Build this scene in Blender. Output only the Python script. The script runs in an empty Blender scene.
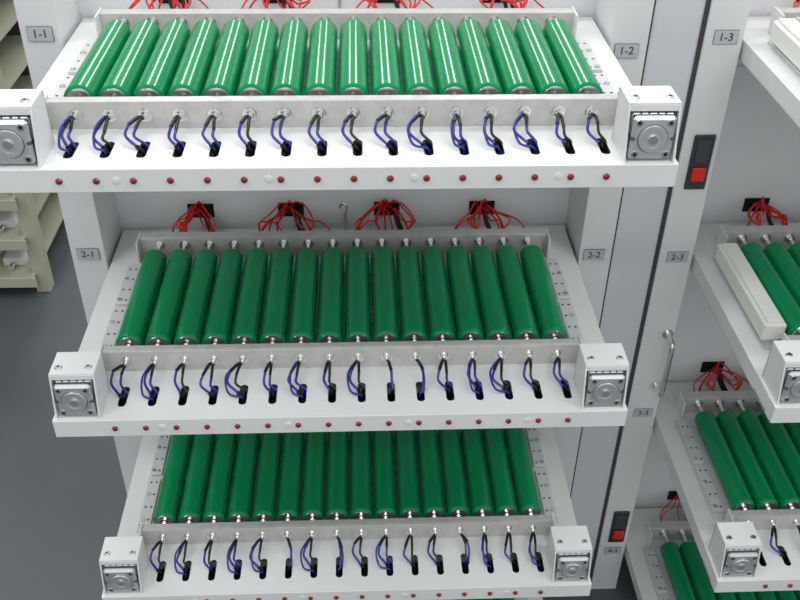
import bpy, math, random
from mathutils import Matrix, Vector
sc=bpy.context.scene
sc.view_settings.view_transform='Standard'
# ---------------------------------------------------------------- materials
def srgb(c):
    return tuple(((v/255)/12.92 if v/255<=.04045 else ((v/255+.055)/1.055)**2.4) for v in c)+(1,)
def mat(name,col,rough=.5,metal=0.,noise=0.,nscale=30,coat=0.,bump=0.,col2=None,spec=.5):
    m=bpy.data.materials.new(name); m.use_nodes=True
    nt=m.node_tree; b=nt.nodes["Principled BSDF"]
    c=srgb(col); b.inputs["Base Color"].default_value=c
    b.inputs["Roughness"].default_value=rough; b.inputs["Metallic"].default_value=metal
    b.inputs["Specular IOR Level"].default_value=spec
    b.inputs["Coat Weight"].default_value=coat; b.inputs["Coat Roughness"].default_value=.12
    if noise or bump:
        tc=nt.nodes.new("ShaderNodeTexCoord"); n=nt.nodes.new("ShaderNodeTexNoise")
        n.inputs["Scale"].default_value=nscale; n.inputs["Detail"].default_value=5
        nt.links.new(tc.outputs["Object"],n.inputs["Vector"])
        if noise:
            r=nt.nodes.new("ShaderNodeValToRGB")
            a=srgb(col2) if col2 else tuple(x*(1-noise) for x in c[:3])+(1,)
            r.color_ramp.elements[0].color=a; r.color_ramp.elements[0].position=.35
            r.color_ramp.elements[1].color=c; r.color_ramp.elements[1].position=.65
            nt.links.new(n.outputs["Fac"],r.inputs["Fac"]); nt.links.new(r.outputs["Color"],b.inputs["Base Color"])
        if bump:
            bp=nt.nodes.new("ShaderNodeBump"); bp.inputs["Strength"].default_value=bump; bp.inputs["Distance"].default_value=.002
            nt.links.new(n.outputs["Fac"],bp.inputs["Height"]); nt.links.new(bp.outputs["Normal"],b.inputs["Normal"])
    return m
M=dict(
 white=mat("white_powder_coat",(226,227,226),.42,noise=.04,nscale=8),
 white2=mat("cabinet_grey_white",(222,224,225),.4,noise=.05,nscale=4),
 panel=mat("panel_light_grey",(228,231,233),.5,noise=.05,nscale=5),
 recess=mat("panel_recess_grey",(206,210,213),.45),
 seam=mat("seam_dark",(60,62,66),.7),
 bar=mat("satin_bar",(200,200,196),.38,.15,noise=.12,nscale=60),
 steel=mat("steel",(228,228,226),.2,.95),
 alu=mat("aluminium",(214,216,218),.38,.75,noise=.08,nscale=90),
 aludark=mat("aluminium_groove",(105,108,112),.45,.6),
 green=mat("green_shrink_wrap",(0,138,82),.17,noise=.06,nscale=14,spec=.3),
 black=mat("black_plastic",(14,14,16),.35),
 bezel=mat("bezel_dark_grey",(50,51,54),.4),
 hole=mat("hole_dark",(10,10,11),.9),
 blue=mat("blue_wire",(10,22,132),.35,coat=.25),
 red=mat("red_wire",(205,22,22),.4),
 ledred=mat("red_indicator",(128,12,26),.25,coat=.5),
 ledwhite=mat("white_indicator",(222,224,224),.35,coat=.1),
 redsw=mat("red_rocker",(215,40,30),.3),
 plate=mat("fixture_plate",(208,210,208),.45,noise=.05,nscale=20),
 foam=mat("insulation_white",(238,238,230),.6),
 label=mat("label_grey",(186,190,192),.5),
 ink=mat("label_ink",(50,52,56),.6),
 floor=mat("floor_epoxy_grey",(90,95,98),.45,noise=.25,nscale=2.2,bump=.1),
 beige=mat("beige_paint",(186,185,164),.5,noise=.06,nscale=8),
 wall=mat("wall_paint",(165,168,170),.7,noise=.05,nscale=2),
)
# ---------------------------------------------------------------- mesh builder
class MB:
    def __init__(s): s.v=[];s.f=[];s.m=[];s.s=[]
    def face(s,idx,m,sm=False): s.f.append(tuple(idx)); s.m.append(m); s.s.append(sm)
    def box(s,x0,x1,y0,y1,z0,z1,m,b=0.):
        if b<=0:
            n=len(s.v)
            s.v+=[(x,y,z) for z in (z0,z1) for y in (y0,y1) for x in (x0,x1)]
            for q in ((0,2,3,1),(4,5,7,6),(0,1,5,4),(2,6,7,3),(0,4,6,2),(1,3,7,5)): s.face([n+i for i in q],m)
            return
        idx={}
        X=(x0,x1);Y=(y0,y1);Z=(z0,z1)
        for i in (0,1):
            for j in (0,1):
                for k in (0,1):
                    for a in range(3):
                        p=[X[i],Y[j],Z[k]]; sg=[1-2*i,1-2*j,1-2*k]
                        for c in range(3):
                            if c!=a: p[c]+=sg[c]*b
                        idx[(i,j,k,a)]=len(s.v); s.v.append(tuple(p))
        def fc(L,ctr):
            vs=[Vector(s.v[i]) for i in L]
            nn=(vs[1]-vs[0]).cross(vs[2]-vs[1])
            if nn.dot(sum(vs,Vector())/len(vs)-ctr)<0: L=L[::-1]
            s.face(L,m)
        C=Vector(((x0+x1)/2,(y0+y1)/2,(z0+z1)/2))
        q4=((0,0),(1,0),(1,1),(0,1))
        for k in (0,1):
            fc([idx[(k,a,b2,0)] for a,b2 in q4],C)
            fc([idx[(a,k,b2,1)] for a,b2 in q4],C)
            fc([idx[(a,b2,k,2)] for a,b2 in q4],C)
        for i in (0,1):
            for j in (0,1):
                fc([idx[(i,j,0,0)],idx[(i,j,1,0)],idx[(i,j,1,1)],idx[(i,j,0,1)]],C)
                fc([idx[(i,0,j,0)],idx[(i,1,j,0)],idx[(i,1,j,2)],idx[(i,0,j,2)]],C)
                fc([idx[(0,i,j,1)],idx[(1,i,j,1)],idx[(1,i,j,2)],idx[(0,i,j,2)]],C)
                for k in (0,1): fc([idx[(i,j,k,a)] for a in range(3)],C)
    def lathe(s,o,axis,prof,m,seg=24,rot=0.,smooth=True):
        o=Vector(o)
        ax={'x':(Vector((1,0,0)),Vector((0,1,0)),Vector((0,0,1))),'y':(Vector((0,1,0)),Vector((0,0,1)),Vector((1,0,0))),'z':(Vector((0,0,1)),Vector((1,0,0)),Vector((0,1,0)))}[axis]
        for (t0,r0),(t1,r1) in zip(prof[:-1],prof[1:]):
            n=len(s.v)
            for t,r in ((t0,r0),(t1,r1)):
                for i in range(seg):
                    a=rot+2*math.pi*i/seg
                    s.v.append(tuple(o+ax[0]*t+(ax[1]*math.cos(a)+ax[2]*math.sin(a))*r))
            for i in range(seg):
                j=(i+1)%seg
                s.face((n+i,n+j,n+seg+j,n+seg+i),m,smooth)
    def tube(s,pts,r,m,seg=6,sub=5):
        P=[Vector(p) for p in pts]; Q=[P[0]*2-P[1]]+P+[P[-1]*2-P[-2]]; out=[]
        for i in range(1,len(Q)-2):
            for k in range(sub):
                t=k/sub; a,b,c,d=Q[i-1:i+3]
                out.append(.5*((2*b)+(c-a)*t+(2*a-5*b+4*c-d)*t*t+(3*b-a-3*c+d)*t**3))
        out.append(P[-1]); n=len(s.v)
        up=Vector((.13,.2,.97))
        for i,p in enumerate(out):
            tg=(out[min(i+1,len(out)-1)]-out[max(i-1,0)])
            tg=tg.normalized() if tg.length>1e-9 else Vector((0,0,1))
            u=tg.cross(up); 
            if u.length<1e-3: u=tg.cross(Vector((1,0,0)))
            u.normalize(); w=tg.cross(u).normalized(); up=-w if w.dot(up)<0 else w
            u=tg.cross(up).normalized(); w=tg.cross(u)
            for k in range(seg):
                a=2*math.pi*k/seg; s.v.append(tuple(p+(u*math.cos(a)+w*math.sin(a))*r))
        for i in range(len(out)-1):
            for k in range(seg):
                j=(k+1)%seg
                s.face((n+i*seg+k,n+i*seg+j,n+(i+1)*seg+j,n+(i+1)*seg+k),m,True)
    def prism(s,poly,x0,x1,m):
        n=len(s.v); N=len(poly)
        s.v+=[(x0,y,z) for y,z in poly]+[(x1,y,z) for y,z in poly]
        s.face(list(range(n,n+N)),m); s.face(list(range(n+2*N-1,n+N-1,-1)),m)
        for i in range(N): j=(i+1)%N; s.face((n+i,n+N+i,n+N+j,n+j),m)
    def obj(s,name,parent=None,loc=(0,0,0)):
        me=bpy.data.meshes.new(name); me.from_pydata(s.v,[],s.f)
        used=sorted(set(s.m)); 
        for u in used: me.materials.append(M[u])
        me.polygons.foreach_set("material_index",[used.index(a) for a in s.m])
        me.polygons.foreach_set("use_smooth",s.s); me.update()
        return link(name,me,parent,loc)
def link(name,me,parent=None,loc=(0,0,0)):
    o=bpy.data.objects.new(name,me); bpy.context.collection.objects.link(o)
    o.location=loc
    if parent: o.parent=parent
    return o
def empty(name,loc=(0,0,0)):
    return link(name,None,None,loc)

W=.348; D=.433; LIP=.026; NC=16; P=.0367
CX=[(i-7.5)*P for i in range(NC)]
# ---------------------------------------------------------------- tray parts (shared meshes)
def pan_mesh():
    b=MB(); t=.002
    ys0,ys1=.018,.062
    b.box(-W,W,0,ys0,-t,0,'white'); b.box(-W,W,ys1,D,-t,0,'white')
    xs=[-W]+[(CX[i]+CX[i+1])/2 for i in range(NC-1)]+[W]
    for i in range(NC):
        xa,xb=xs[i],xs[i+1]; c=CX[i]+.004; r=.0050; ya,yb=.027,.054
        inner=[]
        for k in range(7): a=math.pi+math.pi*k/6; inner.append((c+r*math.cos(a),ya+r*math.sin(a)))
        for k in range(7): a=math.pi*k/6; inner.append((c+r*math.cos(a),yb+r*math.sin(a)))
        outer=[(xa,ya),(xa,ys0),(c-.003,ys0),(c,ys0),(c+.003,ys0),(xb,ys0),(xb,ya),(xb,yb),(xb,ys1),(c+.003,ys1),(c,ys1),(c-.003,ys1),(xa,ys1),(xa,yb)]
        n=len(b.v); N=14
        b.v+=[(x,y,0) for x,y in outer]+[(x,y,0) for x,y in inner]+[(x,y,-.004) for x,y in inner]
        for k in range(N):
            j=(k+1)%N
            b.face((n+k,n+j,n+N+j,n+N+k),'white'); b.face((n+N+k,n+N+j,n+2*N+j,n+2*N+k),'seam')
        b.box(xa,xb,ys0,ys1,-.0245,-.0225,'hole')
    b.box(-W,W,-.002,0,-LIP,0,'white',.0006)          # front lip
    b.box(-W,-W+.002,0,D,-LIP,-t,'white'); b.box(W-.002,W,0,D,-LIP,-t,'white')
    b.box(-W,W,D-.002,D,-LIP,-t,'white'); b.box(-W,W,0,D,-LIP,-LIP+.0015,'white')
    return b
def fixture():
    b=MB()
    b.box(-.320,.320,.112,.332,0,.004,'plate',.0008)
    for sx in (-1,1):
        for ya,yb in ((.122,.215),(.225,.322)):
            b.box(min(sx*.299,sx*.318),max(sx*.299,sx*.318),ya,yb,.004,.009,'plate',.001)
        for k in range(8):
            y=.130+k*.0255
            b.lathe((sx*.304,y,.0092),'z',[(0,.0018),(0.0001,0)],'hole',8)
            if k%2==0:
                b.lathe((sx*.3125,y,.009),'z',[(0,.0036),(.002,.0034),(.002,.0)],'steel',10)
            else: b.lathe((sx*.3125,y,.0092),'z',[(0,.0018),(0.0001,0)],'hole',8)
    for i in range(NC-1):
        x=(CX[i]+CX[i+1])/2
        for k in range(9): b.lathe((x,.125+k*.024,.0042),'z',[(0,.0012),(.0001,0)],'hole',6)
    return b
def bars():
    b=MB()
    b.box(-.306,.306,.090,.093,0,.031,'bar',.0005); b.box(-.306,.306,.093,.103,.0285,.031,'bar',.0005)
    for sx in (-1,1): b.box(min(sx*.304,sx*.3065),max(sx*.304,sx*.3065),.072,.104,0,.034,'white',.0005)
    for x in CX:
        b.lathe((x,.090,.016),'y',[(0,.0076),(-.0012,.0076),(-.0012,0)],'steel',14)
        b.lathe((x,.0888,.016),'y',[(0,.0056),(-.004,.0056),(-.004,0)],'steel',6)
        b.lathe((x,.0848,.016),'y',[(0,.0030),(-.006,.0030),(-.006,0)],'steel',10)
    b.box(-.306,.306,.352,.355,0,.034,'bar',.0005); b.box(-.306,.306,.355,.370,.0315,.034,'bar',.0005)
    for sx in (-1,1): b.box(min(sx*.304,sx*.3065),max(sx*.304,sx*.3065),.335,.370,0,.036,'white',.0005)
    for x in CX:
        b.lathe((x,.352,.022),'y',[(0,.0082),(-.0014,.0082),(-.0014,0)],'steel',14)
        b.lathe((x,.3506,.022),'y',[(0,.0062),(-.006,.0062),(-.006,0)],'steel',6)
        b.lathe((x,.3446,.022),'y',[(0,.0036),(-.020,.0036)],'steel',10)
        b.lathe((x,.093,.022),'y',[(0,.0036),(.012,.0036)],'steel',10)
    return b
def lights_strip():
    b=MB()
    for x in CX: b.lathe((x,-.002,-.013),'y',[(0,.0036),(-.001,.0036),(-.0025,.0026),(-.003,0)],'ledred',12)
    for x in (-.219,-.067,.079,.226): b.lathe((x,-.002,-.0125),'y',[(0,.0042),(-.0006,.0042),(-.0010,.003),(-.0012,0)],'ledwhite',14)
    return b
def cells_mesh(idx):
    b=MB(); r=.0171
    for i in idx:
        x=CX[i]; y0=.1135; y1=.317; o=(x,0,.022)
        b.lathe(o,'y',[(y0,.0128),(y0,.0142),(y0+.0008,.0160),(y0+.0025,r),(y1-.0025,r),(y1-.0008,.0160),(y1,.0142),(y1,.0128)],'green',32)
        for e,s_ in ((y0,-1),(y1,1)):
            b.lathe(o,'y',[(e,.0138),(e+s_*.0016,.0134),(e+s_*.0016,.007),(e-s_*.001,.007),(e-s_*.001,0)],'steel',20)
            b.lathe(o,'y',[(e,.0058),(e+s_*.008,.0058),(e+s_*.008,0)],'steel',6)
    return b
def cyl_box():
    b=MB(); w=.0265; h=.060; ya,yb=.006,.056; t=.002
    b.box(-w,w,ya+.008,yb,h-t,h,'white',.0006)
    for x in (-w,w-t):
        b.prism([(ya-.004,0),(yb,0),(yb,h-t),(ya+.008,h-t)],x,x+t,'white')
    b.box(-w,w,yb-t,yb,0,h-t,'white')
    b.box(-w+t,w-t,ya+.0075,ya+.0095,h-.009,h-t,'white',.0004)
    for x in (-.0175,.0175):
        b.lathe((x,ya+.020,h),'z',[(0,.0046),(.0008,.0046),(.0022,.0036),(.0022,.0018),(.001,.0018),(.001,0)],'steel',14)
        b.lathe((x,ya+.020,h+.0011),'z',[(0,.0018),(.0001,0)],'hole',6)
    return b
def pneu():
    # compact pneumatic cylinder seen end-on: extruded body with T-slots, end cap, piston rod nose
    b=MB(); a=.0218; z0,z1=.002,.049; y=.004; zc=(z0+z1)/2
    b.box(-a,a,y+.009,.050,z0,z1,'alu',.002)          # extruded barrel
    b.box(-a,a,y,y+.008,z0,z1,'alu',.003)             # front end cap
    b.box(-a+.0012,a-.0012,y+.0075,y+.0095,z0+.001,z1-.001,'aludark')
    for x in (-.0125,-.0045,.0045,.0125): b.box(x-.001,x+.001,y+.0095,.049,z1-.0004,z1+.0003,'aludark')
    for s_ in (-1,1):
        x0,x1=sorted((s_*(a+.0002),s_*(a-.004)))
        b.box(x0,x1,y-.0004,.049,zc-.0016,zc+.0016,'aludark')
    for sx in (-1,1):
        for sz in (-1,1):
            b.lathe((sx*.0158,y,zc+sz*.0172),'y',[(0,.0040),(-.0008,.0038),(-.0008,.0020)],'steel',14)
            b.lathe((sx*.0158,y-.0005,zc+sz*.0172),'y',[(0,.0020),(.0001,0)],'hole',6)
    b.lathe((0,y-.0001,zc),'y',[(0,.0158),(-.0001,.0150)],'aludark',32)
    b.lathe((0,y,zc),'y',[(0,.0150),(-.0022,.0144),(-.0022,.0098)],'alu',32)
    b.lathe((0,y-.0022,zc),'y',[(0,.0098),(.0012,.0094),(.0012,.0)],'alu',28)
    b.lathe((0,y-.001,zc),'y',[(0,.0050),(-.0025,.0046),(-.0025,0)],'steel',20)
    return b
def front_wires(seed):
    R=random.Random(seed); b=MB()
    for i,x in enumerate(CX):
        c=x+.004; side=-1 if R.random()<.85 else 1; k=R.uniform(.004,.013)*side
        yo=R.uniform(.058,.068); zt=R.uniform(.014,.022)
        h=[(x,.083,.016),(x+k*.4,.076,.019),(x+k,yo,zt),(x+k*1.2,yo-.011,.010),(c+k*.5,.040,.004),(c,.040,-.004),(c,.041,-.014)]
        b.tube(h[:3],.0022,'black',7); b.tube(h[2:5],.0016,'blue'); b.tube(h[4:],.0025,'black',7)
        g=R.uniform(.2,.7)
        q=[(x+.001,.084,.0145),(x+k*g*.5+.002,.074,.018),(x+k*g+.003,yo-.002,zt*.8),(x+k*g+.003,yo-.012,.009),(c+.003,.045,.003),(c+.002,.046,-.004),(c+.002,.046,-.014)]
        b.tube(q[:3],.0019,'black',7); b.tube(q[2:],.0016,'blue' if R.random()<.4 else 'black')
        if R.random()<.45:
            j=R.uniform(.9,1.5)
            b.tube([(x-.001,.085,.015),(x+k*j*.5,.072,.020),(x+k*j*1.1,.055,.016),(x+k*j*.8,.036,.006),(c-.001,.033,.002),(c,.034,-.010)],.0014,'blue')
    return b
def red_wires(seed):
    R=random.Random(seed); b=MB()
    for cx in (-.225,-.085,.065,.215):
        for k in range(9):
            w=R.uniform(.012,.045); s_=R.choice((-1,1)); x=cx+R.uniform(-.008,.008); zt=R.uniform(.028,.052)
            xe=min(CX,key=lambda a:abs(a-(x+s_*w)))
            b.tube([(x,.4375,.030+R.uniform(-.006,.006)),(x+s_*w*.15,.424,zt+.004),(x+s_*w*.6,.405+R.uniform(-.012,.012),zt*.95+R.uniform(-.006,.008)),(x+s_*w,.388,.038),(xe,.374,.026),(xe,.358,.020)],.0013,'red',5)
        for k in range(3):
            x=cx+R.uniform(-.01,.01); s_=R.uniform(-1,1)*.03
            b.tube([(x,.4375,.028),(x+s_*.3,.42,.040),(x+s_,.40,.034),(x+s_*1.3,.392,.020),(x+s_,.40,.003)],.0014,'red',5)
        for k in range(2):
            x=cx+R.uniform(-.01,.01)
            b.tube([(x,.4375,.028),(x+.006,.42,.035),(x+.012,.41,.018),(x+.02,.40,.004)],.0026,'black',6)
    b.lathe((0,.415,0),'z',[(0,.007),(.006,.007),(.006,.003),(.038,.003),(.038,0)],'steel',10)
    b.tube([(0,.415,.036),(.003,.413,.05),(-.004,.413,.056),(-.008,.414,.048)],.002,'steel')
    return b
def to_mesh(b,n):
    o=b.obj(n); me=o.data; bpy.data.objects.remove(o); return me
me_pan=to_mesh(pan_mesh(),"tray_pan"); me_fix=to_mesh(fixture(),"fixture_plate"); me_bar=to_mesh(bars(),"contact_bars"); me_led=to_mesh(lights_strip(),"indicator_lights")
me_cells=to_mesh(cells_mesh(range(NC)),"battery_cells"); me_box=to_mesh(cyl_box(),"bracket"); me_pn=to_mesh(pneu(),"cylinder_body")
ROW={1:1.1374,2:.800,3:.4626,4:.1252}
def tray(cx,r,seed,foam=False):
    z=ROW[r]
    t=empty("battery_test_tray",(cx,0,z))
    link("tray_pan",me_pan,t); link("fixture_plate",me_fix,t); link("contact_bars",me_bar,t); link("indicator_lights",me_led,t)
    front_wires(seed).obj("lead_wires",t); red_wires(seed+50).obj("red_signal_wires",t)
    link("green_battery_cells",me_cells,None,(cx,0,z+.00015))
    for sx in (-1,1):
        e=empty("pneumatic_cylinder",(cx+sx*.318,0,z+.0002))
        link("bracket",me_box,e); link("cylinder_body",me_pn,e)
    if foam:
        b=MB(); b.box(-.015,.015,-.11,.09,0,.026,'foam',.002); b.box(-.011,.011,-.105,.085,.026,.030,'foam',.001)
        b.obj("insulation_block",None,(cx-.311,.228,z+.0095+.0003))
COL=.8795
for r in (1,2,3,4): tray(0,r,r*7)
for r in (1,2,3,4): tray(COL,r,100+r*7,foam=r<3)
# ---------------------------------------------------------------- cabinet
YF=.335; ZT=1.222
cab=empty("battery_testing_cabinet")
def part(name,*a,m='white2',b=.001):
    k=MB(); k.box(*a,m,b); return k.obj(name,cab)
part("post_1",-.402,-.353,YF,.98,0,ZT)
part("post_2",.353,.402,YF,.60,0,ZT)
part("channel_panel",.402,.472,YF+.004,.60,0,ZT,m='recess')
part("post_3",.4755,.5272,YF-.001,.60,0,ZT)
for x0,x1 in ((.402,.4045),(.4695,.4755)): part("seam",x0,x1,YF+.002,YF+.03,0,ZT,m='seam',b=0)
part("post_4",COL+.353,COL+.53,YF,.60,0,ZT)
def back(name,x0,x1):
    k=MB(); k.box(x0,x1,.440,.446,0,ZT,'panel')
    cx=(x0+x1)/2
    for r in ROW.values():
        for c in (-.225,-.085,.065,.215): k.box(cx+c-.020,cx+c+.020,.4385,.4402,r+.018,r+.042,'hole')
        k.box(x0,x1,.4375,.4402,r-.075,r-.073,'recess')
    k.obj(name,cab)
back("back_panel_1",-.353,.353); back("back_panel_2",COL-.352,COL+.353)
part("plinth_1",-.353,.353,.36,.44,0,.05,m='panel'); part("cabinet_rear",-.353,COL+.353,.60,.98,0,ZT,m='panel')
for r in ROW.values():
    for x in (-.351,.3495,COL-.351,COL+.3495):
        part("support_bracket",x-.0008,x+.0024,.37,.435,r-.09,r-.0265,m='panel',b=0)
def label(txt,x,z):
    k=MB(); k.box(x-.016,x+.016,YF-.0017,YF-.0011,z-.0095,z+.0095,'seam'); k.box(x-.0155,x+.0155,YF-.0022,YF-.0016,z-.0090,z+.0090,'label'); k.obj("label_plate",cab)
    cu=bpy.data.curves.new("label_text",'FONT'); cu.body=txt; cu.size=.015; cu.align_x='CENTER'; cu.align_y='CENTER'; cu.extrude=.0002
    cu.materials.append(M['ink'])
    o=bpy.data.objects.new("label_text",cu); bpy.context.collection.objects.link(o)
    o.location=(x,YF-.0025,z); o.rotation_euler=(math.pi/2,0,0); o.parent=cab
for i,z in ((1,1.152),(2,.820),(3,.482),(4,.145)): label("%d-1"%i,-.377,z)
for i,z in ((1,1.127),(2,.808),(3,.470),(4,.133)): label("%d-2"%i,.375,z)
for i,z in ((1,1.145),(2,.802),(3,.482),(4,.12)): label("%d-3"%i,.5035,z)
for z in (.963,.19):
    e=empty("rocker_switch",(.505,YF-.001,z)); k=MB()
    k.box(-.015,.015,-.004,0,-.043,.043,'bezel',.0015); k.obj("bezel",e)
    k=MB(); k.box(-.010,.010,-.009,-.004,-.028,-.006,'redsw',.002); k.box(-.010,.010,-.0055,-.004,.0,.036,'seam',.001); k.obj("rocker",e)
e=empty("door_handle",(.515,YF-.001,.60)); k=MB()
k.tube([(0,0,.055),(0,-.022,.055),(0,-.03,.046),(0,-.03,0),(0,-.03,-.046),(0,-.022,-.055),(0,0,-.055)],.0045,'steel',10,6)
for z in (.055,-.055): k.lathe((0,0,z),'y',[(0,.009),(-.003,.009),(-.003,0)],'steel',14)
k.obj("grip",e)
# ---------------------------------------------------------------- room
k=MB(); k.box(-5,5,-4,6,-.05,0,'floor'); k.obj("floor")
k=MB(); k.box(-5,5,5.9,6,0,3.2,'wall'); k.obj("wall_back")
k=MB(); k.box(-5,-4.9,-4,5.9,0,3.2,'wall'); k.obj("wall_left")
e=empty("background_equipment_rack",(-1.31,1.40,0)); k=MB()
for x in (-.43,.40):
    k.box(x,x+.04,0,.04,0,1.9,'beige',.002); k.box(x,x+.04,.5,.54,0,1.9,'beige',.002)
k.box(-.43,.44,.53,.54,0,1.9,'seam'); k.obj("frame",e)
k=MB(); R=random.Random(3)
for i in range(13):
    z=.06+i*.125
    k.box(-.40,.41,-.03,.52,z,z+.006,'beige'); k.box(-.41,.42,-.034,-.03,z-.02,z+.012,'beige',.001)
    for j in range(9):
        x=-.34+j*.085
        k.box(x-.03,x+.03,.04,.12,z+.006,z+.03,'white',.002); k.lathe((x,.03,z+.016),'y',[(0,.008),(-.02,.008),(-.02,0)],'steel',10)
    k.lathe((.30,-.034,z-.004),'y',[(0,.008),(-.006,.008),(-.006,0)],'redsw',10)
k.obj("shelves",e)
# ---------------------------------------------------------------- camera
p,yw,rl=.6276,.0485,-.0143
f=Vector((math.sin(yw)*math.cos(p),math.cos(yw)*math.cos(p),-math.sin(p))); rt=Vector((math.cos(yw),-math.sin(yw),0)); d=f.cross(rt)
rr=rt*math.cos(rl)+d*math.sin(rl); dd=-rt*math.sin(rl)+d*math.cos(rl)
cd=bpy.data.cameras.new("camera"); cd.sensor_width=36; cd.lens=941.4/800*36; cd.clip_start=.01
co=bpy.data.objects.new("camera",cd); bpy.context.collection.objects.link(co)
mx=Matrix((rr,-dd,-f)).transposed().to_4x4(); mx.translation=Vector((.0257,-.8433,1.5835)); co.matrix_world=mx
sc.camera=co
# ---------------------------------------------------------------- light
def area(n,loc,size,sy,en,rot=(0,0,0),col=(1,1,1)):
    l=bpy.data.lights.new(n,'AREA'); l.shape='RECTANGLE'; l.size=size; l.size_y=sy; l.energy=en; l.color=col
    o=bpy.data.objects.new(n,l); bpy.context.collection.objects.link(o); o.location=loc; o.rotation_euler=rot
for i,(x,y) in enumerate(((-1.4,-.6),(1.4,-.6),(0,-2.0),(0,.9),(-2.4,2.0))):
    area("added_streak_light",(x,y,3.0),1.4,.25,15)
for x in (-.9,.7): area("added_streak_light",(x,4.3,3.0),.16,2.8,34)  # added lamps behind the cabinet, placed only to draw gloss streaks on the cells
w=bpy.data.worlds.new("world"); sc.world=w; w.use_nodes=True
w.node_tree.nodes["Background"].inputs[0].default_value=(.955,.98,1,1); w.node_tree.nodes["Background"].inputs[1].default_value=.80
